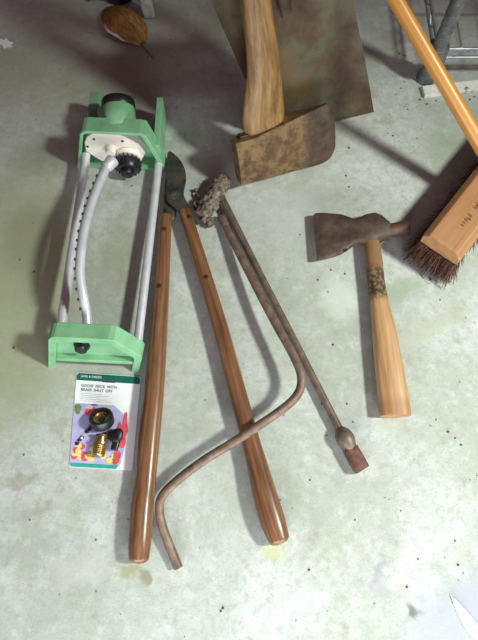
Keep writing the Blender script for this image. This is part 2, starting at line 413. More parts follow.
# frame tubes and spray tube
mb = MB(); tube(mb, [P(84.5, 168, .032) + V((0, .03, 0)), P(84.5, 168, .032), P(62.5, 318, .052), P(61.5, 330, .052)], .0086, smooth=False, n=20); mb.build('frame_tube', M['alu'], root)
mb = MB(); tube(mb, [P(159, 166, .02) + V((0, .03, 0)), P(158, 170, .02), P(139, 332, .034), P(138, 342, .034)], .0078, smooth=False, n=20); mb.build('frame_tube', M['alu'], root)
sp = [P(111, 163, .078), P(106, 168, .08), P(94, 195, .088), P(85, 225, .097), P(81, 252, .10), P(80, 275, .098), P(83.5, 298, .09), P(86.5, 312, .078), P(87.5, 325, .07), P(87.5, 333, .066)]
mb = MB(); tube(mb, sp, .0082, n=18, per=8); spray = mb.build('spray_tube', M['alu'], root)
path = [V(q) for q in spline(sp, 12)]
mb = MB(); acc, last = 0, path[0]
for i in range(14, len(path) - 22):
    acc += (path[i] - path[i - 1]).length
    if acc > .0155:
        acc = 0; t = (path[i + 1] - path[i]).normalized(); sd = UP.cross(t).normalized(); sd = sd if sd.x < 0 else -sd
        d = (sd * .93 + UP * .36).normalized(); mb.cyl(path[i] + d * .0072, path[i] + d * .0105, .003, .0024, 10)
mb.build('nozzle_row', M['nozzle'], spray)
mb = MB(); a = V(sp[0]); mb.cyl(P(113, 160, .078), P(106.5, 167.5, .08), .0125, .0105, 20, 0, .001); mb.build('tube_clamp', M['alu'], root)

# ------------------------------------------------------------------ long-handled loppers
root = thing('garden_lopper', 'long-handled loppers with two brown wooden handles spread open and dark steel jaws', 'loppers', P(190, 380))
def lop_handle(st):
    mb = MB(); ss = [(*P(x, y, z), wd / 2 * .00184, th / 2 * .00184) for x, y, z, wd, th in st]
    stick(mb, ss, 24, 2.3, round1=.008); return mb.build('handle', M['lop_wood'], root)
hl = lop_handle([(166.5, 216, .019, 12, 11), (165, 228, .019, 13, 13), (161, 300, .019, 15, 15), (155, 380, .0185, 18, 17), (149, 440, .0185, 19, 18), (145.5, 480, .0185, 18, 17), (142.5, 505, .019, 19.5, 19), (140, 540, .019, 19, 19), (139, 558, .018, 17, 17)])
hr = lop_handle([(184.5, 211, .019, 12, 11), (188, 222, .019, 13, 13), (203, 270, .019, 14, 14), (221, 330, .0185, 15, 15), (237, 390, .0185, 16, 16), (249, 435, .0185, 16.5, 16), (257, 464, .0185, 18, 17), (265, 495, .0195, 21, 20), (273, 522, .0195, 21.5, 20), (279, 539, .018, 18, 18)])
def rivet(h, x, y, z=.0315):
    mb = MB(); p = P(x, y, z); mb.cyl(p - UP * .003, p + UP * .0012, .0058, .0045, 18, 0, .001); mb.build('rivet', M['rivet'], h)
rivet(hr, 189, 217, .0300); rivet(hr, 206, 277, .0312); rivet(hl, 164, 229, .0305); rivet(hl, 159, 286, .0322)
def slab(mb, px, z0, z1, edge=None):
    """flat steel shape: outline on the floor plan, given thickness, with a chamfered rim"""
    zc = (z0 + z1) / 2; pts = [P(x, y, zc) for x, y in px]
    sm = [V(q) for q in spline([tuple(p) for p in pts] + [tuple(pts[0])], 3)[:-1]]
    c = sum(sm, V((0, 0, 0))) / len(sm)
    def off(k, z): return [V((c.x + (q.x - c.x) * k, c.y + (q.y - c.y) * k, z)) for q in sm]
    mb.loft([off(.9, z0), off(1, z0 + (z1 - z0) * .3), off(1, z0 + (z1 - z0) * .7), off(.9, z1)])
mb = MB()
slab(mb, [(167.6, 153.5), (170, 151.5), (176, 156), (182, 163), (185.5, 172), (186, 181), (184, 190), (184, 196), (187, 203), (191, 212), (180.5, 214), (175, 208), (168, 202), (166.5, 194), (166.8, 178), (167, 163)], .016, .024)
blade = mb.build('cutting_blade', M['lop_steel'], root); blade['label'] = 'broad dark curved blade'
mb = MB()
slab(mb, [(166, 178), (168, 184), (169, 190), (173, 194), (178, 202), (177, 210), (173, 221), (163, 219), (163.5, 206), (164.5, 196), (165, 186)], .006, .0145)
mb.build('hook_jaw', M['lop_steel'], root)
mb = MB(); p = P(173.5, 194.5, .022); mb.cyl(p, p + UP * .0055, .0128, .012, 20, 0, .001); mb.cyl(p + UP * .005, p + UP * .008, .007, .005, 16, 0, .001); mb.build('pivot_bolt', M['lop_steel'], root)
for h, (x, y), (x2, y2) in ((hl, (167.5, 209), (164.5, 231)), (hr, (183, 205), (189, 226))):
    mb = MB(); stick(mb, [(*P(x, y, .015), .0035, .004), (*P(x2, y2, .019), .003, .003)], 10, 3, smooth=False); mb.build('tang', M['lop_steel'], root)

# ------------------------------------------------------------------ carded hose fitting
C4 = [P(77, 372.5), P(141, 376.8), P(132.5, 470.5), P(69.3, 467)]
def K(a, b, z=.0012):
    p = (C4[0] * (1 - a) + C4[1] * a) * (1 - b) + (C4[3] * (1 - a) + C4[2] * a) * b
    return V((p.x, p.y, z))
root = thing('fitting_package', 'carded brass hose fitting in a white and green retail pack lying flat on floor', 'retail package', K(.5, .5, 0))
def flat(name, cols, **kw): return two_tone(name, cols, kw.pop('scale', 60), .45, **kw)
pm = [M['white'], flat('pack_green', [(10, 92, 76), (18, 108, 90)]), flat('pack_lavender', [(168, 162, 206), (196, 192, 226)], scale=40),
      flat('pack_red', [(206, 60, 70), (228, 104, 112)], scale=90), flat('pack_yellow', [(226, 200, 96), (240, 222, 160)], scale=90), flat('pack_leaf', [(70, 100, 62), (132, 150, 80)], scale=90),
      flat('pack_dark', [(34, 30, 58), (60, 54, 90)], scale=120), flat('pack_teal', [(40, 150, 136), (70, 176, 160)]), flat('pack_grey', [(168, 176, 186), (196, 202, 208)]), flat('pack_ink', [(60, 66, 74), (80, 86, 92)])]
mb = MB()
rim = []
def corner(ca, cb, sa, sb): 
    return [(ca + sa * .035 * (1 - math.sin(t)), cb + sb * .025 * (1 - math.cos(t))) for t in [PI / 2 * i / 4 for i in range(5)]]
cor = corner(0, 0, 1, 1)[::-1] + corner(1, 0, -1, 1) + corner(1, 1, -1, -1)[::-1] + corner(0, 1, 1, -1)
mb.loft([[K(a, b, .0004) for a, b in cor], [K(a, b, .0014) for a, b in cor]])
lay = [.0014]
def shape(pts, m):
    lay[0] += .00003; mb.poly([K(a, b, lay[0]) for a, b in pts], m)
def blob(a, b, ra, rb, m, n=18, wob=.3):
    sd = random.random() * 50
    shape([(a + ra * math.cos(q) * (1 + wob * mnoise.noise((math.cos(q) * 1.7 + sd, math.sin(q) * 1.7, sd))), b + rb * math.sin(q) * (1 + wob * mnoise.noise((math.cos(q) * 1.7 + sd, math.sin(q) * 1.7, sd)))) for q in [2 * PI * i / n for i in range(n)]], m)
shape([(.03, .004), (.97, .004), (.995, .03), (.995, .085), (.003, .085), (.003, .03)], 1)
shape([(.36, .075), (.42, .062), (.6, .062), (.63, .075), (.6, .092), (.42, .092)], 9)
shape([(.002, .335), (.62, .335), (.78, .42), (.86, .6), (.84, .8), (.8, .955), (.002, .955)], 2)
shape([(.005, .955), (.78, .955), (.74, .996), (.04, .996), (.004, .98)], 7)
blob(.06, .40, .06, .06, 5); blob(.27, .42, .1, .055, 3); blob(.24, .37, .06, .02, 8)
for i in range(9): blob(.05 + .2 * random.random(), .9 - .12 * random.random(), .05, .03, 3 if i % 2 else 4)
for i in range(16): blob(.2 + .55 * random.random(), .93 - .13 * random.random(), .055, .03, random.choice((4, 4, 5, 4, 3)))
shape([(.70, .56), (.74, .5), (.78, .56), (.80, .41), (.84, .40), (.86, .52), (.88, .6), (.84, .68), (.74, .68)], 3)
blob(.75, .62, .09, .06, 3); blob(.80, .72, .06, .06, 3); blob(.74, .86, .06, .05, 3)
for i in range(7): blob(.10 + i * .035, .75 - i * .03 + .01 * random.random(), .035, .018, 6 if i != 3 else 8)
blob(.17, .70, .02, .012, 0); blob(.32, .345, .05, .008, 6)
for i, (b, L) in enumerate(((.225, .34), (.245, .44), (.265, .3), (.285, .42), (.305, .5))):
    shape([(.09, b), (.09 + L, b), (.09 + L, b + .005), (.09, b + .005)], 8)
card = mb.build('card', pm, root, smooth=False, fix=False)
def lettering(txt, a, b, hgt, width, mat, name):
    cu = bpy.data.curves.new(name, 'FONT'); cu.body = txt; cu.extrude = 0; cu.offset = .01; cu.space_character = 1.12; cu.space_word = 1.5
    tmp = bpy.data.objects.new(name, cu); COL.objects.link(tmp); bpy.context.view_layer.update()
    dg = bpy.context.evaluated_depsgraph_get(); me = bpy.data.meshes.new_from_object(tmp.evaluated_get(dg))
    bpy.data.objects.remove(tmp); mb = MB()
    xs = [q.co.x for q in me.vertices]; ys = [q.co.y for q in me.vertices]; x0, x1 = min(xs), max(xs); y1 = max(ys)
    for q in me.vertices: mb.vert(K(a + (q.co.x - x0) / (x1 - x0) * width, b - q.co.y / .7 * hgt, .0021))
    for f in me.polygons: mb.face(list(f.vertices))
    return mb
t1 = lettering('GOOSE NECK WITH', .09, .155, .030, .55, None, 't'); t2 = lettering('BRASS SHUT OFF', .09, .20, .030, .49, None, 't')
for src in (t2,):
    n0 = len(t1.v); t1.v += src.v; t1.g += src.g; t1.f += [tuple(i + n0 for i in f) for f in src.f]; t1.m += src.m
M['ink'] = flat('ink', [(46, 54, 66), (60, 68, 80)])
t1.build('title_print', M['ink'], card, smooth=False, fix=False)
t3 = lettering('LAWN & GARDEN', .07, .052, .026, .32, None, 't'); t3.build('header_print', M['white'], card, smooth=False, fix=False)
# the fitting itself
M['brass'] = two_tone('brass', [(140, 112, 62), (186, 158, 104)], 60, .3, .8)
c = K(.49, .545, .006); tilt = V((.10, -.75, .65)).normalized(); tilt = V((-.05, .5, .86)).normalized()
e = V((1, 0, 0)); e = (e - tilt * e.dot(tilt)).normalized(); f = tilt.cross(e)
prof = [(.0165, -.002), (.0195, 0), (.0198, .014), (.0185, .0165), (.0145, .0165), (.0135, .014)]
mb = MB(); N = 36
mb.loft([[c + tilt * (h + .004) + (e * math.cos(q) + f * math.sin(q)) * r * (1 + .025 * (k % 2)) for k, q in enumerate([2 * PI * j / N for j in range(N)])] for r, h in prof], caps=False)
mb.build('coupling_ring', M['black'], root)
mb = MB(); mb.cyl(c + tilt * .003, c + tilt * .012, .0137, n=28)
for h in (.012, .0145): tube(mb, [c + tilt * (h + .001) + (e * math.cos(q) + f * math.sin(q)) * .0125 for q in [2 * PI * j / 24 for j in range(25)]], .0012, n=6, smooth=False)
mb.cyl(c + tilt * .011, c + tilt * .0125, .006, n=20, m=1)
mb.build('swivel_insert', [M['brass'], M['nozzle']], root)
a = K(.50, .66, .012); b = K(.47, .885, .012); mb = MB()
rows = [(0, .010), (.1, .0105), (.12, .0085), (.3, .0085), (.32, .012), (.44, .012), (.46, .0095)] + [q for i in range(6) for q in ((.5 + i * .08, .0112), (.54 + i * .08, .0098))] + [(1, .009)]
d = (b - a); t = d.normalized(); e2 = t.orthogonal().normalized(); f2 = t.cross(e2)
mb.loft([[a + d * l + (e2 * math.cos(q) + f2 * math.sin(q)) * r for q in [2 * PI * j / 24 for j in range(24)]] for l, r in rows]); mb.build('threaded_stem', M['brass'], root, angle=60)
a = K(.60, .66, .012); b = K(.80, .66, .014); mb = MB(); stick(mb, [(*a, .006, .005), (*K(.68, .67, .013), .010, .006), (*K(.76, .66, .014), .012, .006), (*b, .009, .005)], 16, 3, round1=.003)
stick(mb, [(*K(.74, .68, .012), .007, .005), (*K(.71, .80, .012), .006, .004)], 12, 3, round1=.003)
mb.build('shutoff_lever', M['black'], root)

# ------------------------------------------------------------------ straight socket rod with crusted head
root = thing('socket_rod', 'straight steel rod with a crusted cross head and a square socket tip', 'wrench rod', P(285, 320))
mb = MB(); stick(mb, [(*P(221, 196, .017), .0068, .0068), (*P(262, 278, .0135), .0068, .0068), (*P(300, 352, .0125), .0068, .0068), (*P(341, 432, .0135), .0064, .0064)], 18); mb.build('shaft', M['rust_rod'], root)
mb = MB(); stick(mb, [(*P(339, 428, .0135), .0068, .0068), (*P(342, 433, .0145), .013, .0135), (*P(345.5, 439, .0155), .0155, .0155), (*P(349, 446, .0145), .0125, .0135), (*P(351, 449, .0135), .011, .011)], 20); mb.build('collar', M['rust_rod'], root)
mb = MB(); stick(mb, [(*P(350, 447, .0135), .0115, .0115), (*P(352, 452, .013), .0122, .0125), (*P(360, 466, .013), .0122, .0125), (*P(362.5, 470, .013), .0115, .0118)], 24, 5); 
s_ = mb.build('socket', M['socket'], root)
A_, B_ = V(P(225, 177, .02)), V(P(201.5, 216, .02))
ax = (B_ - A_); L = ax.length; t = ax.normalized(); e = t.cross(UP).normalized(); f = e.cross(t)
mb = MB(); rings = []
for i in range(61):
    l = i / 60; base = .0168 * (.72 + .28 * math.sin(PI * min(1, max(0, l)) ** .8)) * (1.12 if l > .6 else 1)
    if i == 0 or i == 60: base *= .6
    ring = []
    for j in range(48):
        q = 2 * PI * j / 48; d = e * math.cos(q) + f * math.sin(q); p = A_ + t * (L * l) + d * base
        nn = mnoise.fractal(p * 75, .9, 2.1, 5) * .35 + .4 * mnoise.noise(p * 170)
        p = p + d * base * max(-.34, min(.34, nn * .55)); p.z = max(p.z, .001); ring.append(p)
    rings.append(ring)
mb.loft(rings); mb.build('crusted_head', M['crust'], root, angle=80).__setitem__('label', 'lumpy dirt-crusted head')
mb = MB()
for (x, y, z, r) in ((209.5, 222, .011, .009), (197, 205, .013, .008), (196, 190, .008, .004), (204, 220, .012, .008), (226, 187, .014, .006)):
    c = P(x, y, z); n0 = []
    for i in range(7):
        ph = PI * i / 6; ring = []
        for j in range(12):
            q = 2 * PI * j / 12; d = V((math.sin(ph) * math.cos(q), math.sin(ph) * math.sin(q), math.cos(ph)))
            p = c + d * r * (1 + .9 * mnoise.noise(d * 1.6 + c * 90)); p.z = max(.0008, p.z); ring.append(p)
        n0.append(ring)
    mb.loft(n0)
for (x0, y0, x1, y1) in ((202, 198, 195, 190),):
    stick(mb, [(*P(x0, y0, .014), .003, .003), (*P((x0 + x1) / 2 - 1, (y0 + y1) / 2 + 1, .012), .0022, .002), (*P(x1, y1, .007), .0008, .0008)], 8)
mb.build('clinging_debris', M['crust'], root, angle=80)['kind'] = 'stuff'

# ------------------------------------------------------------------ bent crank
root = thing('crank_handle', 'thin rusty brown rod bent into a crank, crossing over a wooden lopper handle', 'crank', P(235, 430))
cp = [(222.5, 219, .0095), (231, 237, .015), (246, 267, .026), (264, 302, .036), (279, 330, .042), (291, 351, .046), (300, 371, .048), (301, 386, .049), (294, 399, .050), (278, 412.5, .0505), (258, 426, .050), (232, 443, .047), (206, 459, .042), (184, 475, .036), (168, 489, .030), (160.5, 500, .026), (159.5, 512, .023), (163, 528, .018), (170, 547, .013), (178.5, 568, .0082)]
mb = MB(); tube(mb, [P(*q) for q in cp], .0073, n=18, per=6); mb.build('bent_rod', M['rust_crank'], root)
mb = MB(); pa, pb = P(221.5, 217, .0092), P(226, 226, .0112); mb.cyl(pa, pb, .0088, .0085, 18, 0, .001); mb.build('end_ferrule', M['rust_rod'], root)

# ------------------------------------------------------------------ hatchet
root = thing('hatchet', 'small hatchet with a dark steel head and pale wooden handle lying flat', 'hatchet', P(380, 320))
mb = MB(); zc = .0185
# stations across the head: far edge, near edge, half thickness
hs = [((313.5, 214.5), (317, 260), .0012), ((316, 213), (320, 260), .0022), ((322, 212.8), (325, 259.2), .0032), ((332, 213.5), (333, 257.5), .0048), ((341, 214.5), (341, 254.5), .0062), ((348, 217), (348, 250), .008), ((354, 219.6), (354, 245.5), .0105), ((360, 218), (360, 243.5), .014), ((366, 215.3), (366, 245.2), .0162), ((374, 214), (374, 245.5), .0168), ((381, 216.8), (381, 241.5), .0158), ((386, 221), (386, 239.5), .0125), ((389, 223), (389, 238), .0115)]
rings = []
for (a, b, th) in hs:
    pa, pb = P(*a, zc), P(*b, zc); c = (pa + pb) / 2; hw = (pa - pb) / 2
    rings.append([c + hw * spow(math.cos(q), .55) + UP * th * spow(math.sin(q), .75) for q in [2 * PI * (j + .5) / 28 for j in range(28)]])
sm = []
for i in range(len(rings) - 1):
    for k in range(3): sm.append([rings[i][j].lerp(rings[i + 1][j], k / 3) for j in range(28)])
sm.append(rings[-1]); mb.loft(sm)
head = mb.build('head', M['hatch_steel'], root, angle=50)
mb = MB(); stick(mb, [(*P(387, 230.5, zc), .0115, .0115), (*P(393, 230, zc), .0128, .0128), (*P(404, 228.5, zc), .0138, .0138), (*P(408, 228, zc), .013, .013)], 24, 2.3); mb.build('hammer_poll', M['hatch_poll'], head)
mb = MB(); p = P(346, 250, zc + .0068); mb.cyl(p - UP * .002, p + UP * .0012, .0028, n=14); mb.build('nail_notch', M['nozzle'], head)
st = [(371.5, 242, 15.5), (374, 262, 17), (376.5, 284, 16.5), (379.5, 304, 18.5), (383, 325, 22), (386.5, 350, 25), (390, 375, 27), (393, 398, 28.5), (395, 412, 29), (395.5, 416, 28)]
ss = [(*P(x, y, zc - .001 * min(1, i / 4)), wd / 2 * .00182, .0125 + .0035 * min(1, i / 5)) for i, (x, y, wd) in enumerate(st)]
mb = MB(); stick(mb, ss, 28, 2.4, seed=0.0); mb.build('handle', M['hatch_wood'], root)

# ------------------------------------------------------------------ splitting axe, standing on its head, handle leaning back
h0, h1 = P(264, 122, .085), P(257, -6, .285)
Zl = (h1 - h0).normalized(); Xl = (P(334, 132, .045) - P(239, 166, .045)); Xl = (Xl - Zl * Xl.dot(Zl)).normalized(); Yl = Zl.cross(Xl)
c4 = P(264, 142, .062)                                  # middle of the front cheek below the eye
def face_pt(px, py):
    """pixel -> (x, z) in the plane of the cheek that faces us"""
    C = V((0, 0, H)); r = P(px, py) - C; p = C + r * ((c4 - C).dot(Yl) / r.dot(Yl)) - c4
    return p.dot(Xl), p.dot(Zl)
root = thing('splitting_axe', 'old rusty axe standing on its head, thick wooden handle leaning back over shovel', 'axe', P(285, 160))
edge = [((236, 144), (241.5, 186)), ((240, 143.5), (246, 185)), ((255, 139), (260, 181)), ((270, 132), (278, 176.5)), ((285, 125.5), (296, 171.5)), ((300, 118.5), (310, 168.5)), ((313, 113), (321, 166)), ((323, 108.5), (328, 163)), ((330, 106), (333, 158.5)), ((335, 115), (336.5, 151))]
x0 = face_pt(236, 144)[0]; Lx = face_pt(335, 125)[0] - x0
rings, gs = [], []
mx = .052
for (a, b) in spline([(*a, *b) for a, b in edge], 4) and [((q[0], q[1]), (q[2], q[3])) for q in spline([(*a, *b) for a, b in edge], 4)]:
    xa, za = face_pt(*a); xb, zb = face_pt(*b); xm = (xa + xb) / 2; k = max(0, min(1, (xm - x0) / Lx))
    th = mx * (.52 + .48 * min(1, k / .3)) if k < .42 else mx * (1 - (k - .42) / .58 * .86)
    if k > .97: th *= .7
    n = 10; ring, g = [], []
    front, back = [], []
    for i in range(n + 1):
        s = i / n; bul = .004 * math.sin(PI * s); x, z = xb + (xa - xb) * s, zb + (za - zb) * s
        rim = .003 if i in (0, n) else 0
        off = (mx - th) * (.12 if k > .42 else .0)
        front.append((x, -bul + rim + off, z)); back.append((x, th + bul - rim + off, z))
    for q in front + back[::-1]:
        ring.append(c4 + Xl * q[0] + Yl * q[1] + Zl * q[2]); g.append((q[0] - x0, q[1], q[2]))
    rings.append(ring); gs.append(g)
low = min(p.z for r in rings for p in r)
print('AXE low', low, 'len', Lx, 'Yl', Yl, 'Zl', Zl)
AX = V((0, 0, 0))
C = V((0, 0, H))
kk = (H - 0.0006) / (H - low)                           # slide along the sight lines until the head touches the floor
slide = lambda p: C + (p - C) * kk
rings = [[slide(p) for p in r] for r in rings]
mb = MB(); mb.loft(rings, gs); mb.build('head', M['axe_steel'], root, angle=45, bevel=.0012)
mid = lambda px, py: slide(c4 + Xl * face_pt(px, py)[0] + Zl * face_pt(px, py)[1] + Yl * (mx * .5))
hp = []
for (x, y, wd) in ((265.5, 160, 33), (265.5, 146, 36), (264.5, 132, 39), (264, 118, 41), (264.5, 104, 38), (265, 80, 33), (263.5, 55, 30.5), (260.5, 30, 29), (257.5, 0, 28), (255, -30, 28), (250, -110, 27), (245, -190, 27)):
    x += 4.5
    p = c4 + Xl * face_pt(x, y)[0] + Zl * face_pt(x, y)[1]; a = c4 + Xl * face_pt(x - wd / 2, y)[0] + Zl * face_pt(x - wd / 2, y)[1]
    hp.append((*slide(p + Yl * mx * .5), (p - a).length * kk * 1.03, min(.016, (p - a).length * .62)))
mb = MB(); stick(mb, hp, 26, 2.3, up=-Yl, round1=.01); mb.build('handle', M['axe_wood'], root)
mb = MB(); q = mid(246, 141); mb.box(q - Xl * .006 - Yl * .012 - Zl * .006, Xl * .016, Yl * .014, Zl * .009); mb.build('eye_slot', M['hatch_poll'], root, bevel=.001)  # solid dark block standing in for the shaded slot of the eye

# ------------------------------------------------------------------ square shovel, standing on its edge
root = thing('square_shovel', 'rusted square-mouth shovel standing upright on its cutting edge behind the axe', 'shovel', P(320, 125))
br, bl = P(373.5, 112, 0), P(270, 139, 0)
wx = (br - bl); wid = wx.length; wx.normalize(); lean = V((-wx.y, wx.x, 0))
zt = .30; 
def top_at(px, z):                                      # a point on the sight line of row 0 at height z
    return P(px, 0, z)
tr = top_at(350.5, .245); tl = top_at(213.5, .245)
mid_t, mid_b = (tr + tl) / 2, (br + bl) / 2
upv = (mid_t - mid_b); upv = upv - wx * upv.dot(wx); upl = upv.length; upv.normalize()
sk = ((mid_t - mid_b).dot(wx)) / upl
nb = wx.cross(upv); nb = nb if nb.y < 0 else -nb
w_t, w_b = (tr - tl).length, wid
print('SHOVEL', wid, (tr - tl).length, upv, sk, 'h', upl)
Hb = .31; mb = MB(); nu, nw = 16, 20; front, back = [], []
def shv(i, j):
    a = i / nu; s = j / nw; k = s * Hb / upl; hw = (w_b + (w_t - w_b) * k) / 2
    if s > .9: hw *= 1 - .12 * ((s - .9) / .1) ** 2
    x = (2 * a - 1) * hw + sk * s * Hb
    dish = .016 * (abs(2 * a - 1) ** 2.5) * min(1, s * 2.2 + .1)
    return mid_b + wx * x + upv * (s * Hb) + nb * dish
for j in range(nw + 1):
    front.append([mb.vert(shv(i, j)) for i in range(nu + 1)])
    back.append([mb.vert(shv(i, j) - nb * .0025) for i in range(nu + 1)])
for j in range(nw):
    for i in range(nu):
        mb.face((front[j][i], front[j][i + 1], front[j + 1][i + 1], front[j + 1][i])); mb.face((back[j][i], back[j + 1][i], back[j + 1][i + 1], back[j][i + 1]))
    for i in (0, nu): mb.face((front[j][i], front[j + 1][i], back[j + 1][i], back[j][i]))
for i in range(nu):
    for j in (0, nw): mb.face((front[j][i], back[j][i], back[j][i + 1], front[j][i + 1]))
mn = min(p.z for p in mb.v); mb.v = [p - V((0, 0, mn - .0005)) for p in mb.v]
mb.build('blade', M['shovel'], root)
ca = mid_b + wx * (sk * .235) + upv * .235 + nb * .002; cb = mid_b + wx * (sk * Hb) + upv * (Hb + .03) - nb * .002
dr = (upv + wx * sk).normalized()
mb = MB(); stick(mb, [(*ca, .010, .003), (*(ca.lerp(cb, .5) + nb * .004), .014, .008), (*cb, .019, .016), (*(cb + dr * .16), .019, .018)], 20, up=nb); mb.build('socket', M['shovel'], root)
e1 = cb + dr * .14
tt = (1.58 - e1.y) / dr.y if dr.y > .05 else .9; tt = min(tt, .95)
mb = MB(); stick(mb, [(*e1, .0165, .0165), (*(e1 + dr * tt * .5), .0165, .0165), (*(e1 + dr * tt), .0165, .0165)], 20, up=nb, round1=.01); mb.build('shaft', M['axe_wood'], root)

# ------------------------------------------------------------------ push broom
root = thing('push_broom', 'push broom with tan wooden block, dark brown bristles and long golden pole', 'broom', P(480, 215))
zt = .092; O = P(431.5, 233, zt); LX = (P(479.5, 172, zt) - O); LX.normalize(); WX = V((LX.y, -LX.x, 0)); WX = WX if WX.x > 0 else -WX
W = .055
prof = [(0, 0), (W, 0), (W + .012, -.013), (W + .012, -.030), (W + .008, -.034), (-.006, -.034), (-.010, -.030), (-.010, -.010)]
BLn = .36
rings, gs = [], []
for l, ins in ((-.005, .0045), (0, 0), (BLn, 0), (BLn + .005, .0045)):
    ring, g = [], []
    for a, z in prof:
        zz = z - (ins if z > -.02 else 0) * .7; aa = a + (ins * .3 if a < W / 2 else -ins * .3)
        ring.append(O + LX * l + WX * aa + UP * zz); g.append((l, aa, zz))
    rings.append(ring); gs.append(g)
mb = MB(); mb.loft(rings, gs); blk = mb.build('block', M['broom_block'], root, bevel=.0008, angle=25)
# faded stamp on the block
mb = MB(); random.seed(3)
M['stamp'] = two_tone('faded_ink', [(92, 60, 36), (140, 98, 60)], 300, .6)
for i in range(13):
    l = .045 + i * .0062; a0 = W * .62
    if i in (5, 6): continue
    for r in range(random.choice((2, 3))):
        hgt = .009; ll = l + r * .0018
        mb.box(O + LX * ll + WX * (a0 - hgt * random.uniform(.3, .6)) + UP * .0002, LX * .0009, WX * hgt * random.uniform(.5, 1), UP * .0003)
    mb.box(O + LX * l + WX * (a0 + random.uniform(-.004, .003)) + UP * .0002, LX * .0042, WX * .0009, UP * .0003)
mb.build('stamp_mark', M['stamp'], blk, smooth=False)
mb = MB(); random.seed(11)
for i in range(4200):
    edge_f = random.random()
    l = random.uniform(-.006, BLn + .006) if edge_f > .16 else random.uniform(-.008, .03)
    a = random.uniform(-.009, W + .008)
    z0 = zt - .032; p0 = O + LX * l + WX * a; p0.z = z0
    fl_ = .005 * (2 * (a / W) - 1) + random.gauss(0, .005); ll = (-.010 * max(0, 1 - l / .05) + .010 * max(0, 1 - (BLn - l) / .05)) + random.gauss(0, .005)
    p2 = p0 + WX * fl_ * 1.3 + LX * ll; p2.z = abs(random.gauss(0, .008)) + .001
    p1 = p0.lerp(p2, .5) - (WX * fl_ + LX * ll) * .15
    r = random.uniform(.0006, .0011); dd = V((math.cos(i), math.sin(i), 0)) * r; d2 = V((-math.sin(i), math.cos(i), 0)) * r
    tri = [dd, -dd * .5 + d2 * .87, -dd * .5 - d2 * .87]
    mb.loft([[p0 + q for q in tri], [p1 + q for q in tri], [p2 + q * .5 for q in tri]], caps=False)
mb.build('bristles', M['bristle'], root, smooth=False, fix=False)['kind'] = 'stuff'
kc = O + LX * (BLn * .5) + WX * (W * .5) - UP * .004
aim = P(393.5, -4, .275); d = (aim - kc).normalized(); tot = 1.25
mb = MB(); stick(mb, [(*kc, .0138, .0138), (*(kc + d * .3), .0126, .0126), (*(kc + d * .6), .0116, .0116), (*(kc + d * tot), .0114, .0114)], 24, round1=.01); mb.build('pole', M['broom_handle'], root)
print('BROOM end', kc + d * tot, kc)

# ------------------------------------------------------------------ wire shelving unit
ft = P(425.5, 79, 0); print('POST', ft)
root = thing('wire_shelf_unit', 'grey wire shelving rack with a round upright post and low shelf behind the broom', 'shelving', ft)
XR, YB = .92, .42
for (dx, dy) in ((0, 0), (XR, 0), (0, YB), (XR, YB)):
    b = ft + V((dx, dy, 0))
    mb = MB(); stick(mb, [(*(b + UP * .018), .0135, .0135), (*(b + UP * .30), .0135, .0135), (*(b + UP * 1.3), .0135, .0135)], 20, up=V((0, 1, 0)), per=2)
    for k in range(1, 60): 
        z = .09 + k * .0254; 
        if z > .30: break
        tube(mb, [b + V((math.cos(q) * .0135, math.sin(q) * .0135, z)) for q in [2 * PI * j / 16 for j in range(17)]], .0008, n=5, smooth=False)
    po = mb.build('post', M['post'], root)
    mb = MB(); mb.cyl(b, b + UP * .008, .020, .019, 24, 0, .001); mb.cyl(b + UP * .007, b + UP * .04, .0185, .0155, 24, 0, .001); mb.build('foot', M['post'], po)
    for zz in (.080, 1.2):
        mb = MB(); mb.cyl(b + UP * (zz - .03), b + UP * (zz + .012), .0235, .0205, 24, 0, .0015); mb.cyl(b + UP * (zz + .012), b + UP * (zz + .016), .0165, .016, 24); mb.build('collar', M['post'], po)
for zz in (.077, 1.2):
    mb = MB()
    for (p0, p1) in (((0, 0), (XR, 0)), ((0, YB), (XR, YB)), ((0, 0), (0, YB)), ((XR, 0), (XR, YB))):
        a, b = ft + V((*p0, 0)), ft + V((*p1, 0)); dd = (b - a).normalized(); a += dd * .022; b -= dd * .022
        for dz in (.004, -.018): tube(mb, [a + UP * (zz + dz), b + UP * (zz + dz)], .0036, n=10, smooth=False)
        n = int((b - a).length / .03); zig = [a + dd * ((b - a).length * i / n) + UP * (zz + (.003 if i % 2 else -.017)) for i in range(n + 1)]
        tube(mb, zig, .0016, n=6, smooth=False)
    for k in range(1, 20): x = k * XR / 20; tube(mb, [ft + V((x, 0, zz + .0075)), ft + V((x, YB, zz + .0075))], .0017, n=8, smooth=False)
    for y in (.14, .28): tube(mb, [ft + V((0, y, zz + .004)), ft + V((XR, y, zz + .004))], .0028, n=8, smooth=False)
    mb.build('wire_shelf', M['chrome'], root)

# white chipped strip in front of the shelf
a, b = P(424, 98.5, 0), P(500, 90, 0); dd = (b - a).normalized(); nn = V((-dd.y, dd.x, 0))
mb = MB(); mb.box(a, dd * .42, nn * .026, UP * .009)
o = mb.build('wood_strip', M['white_strip'], smooth=False, bevel=.0012); tag(o, 'dirty white painted strip lying on the floor in front of the wire rack', 'strip')

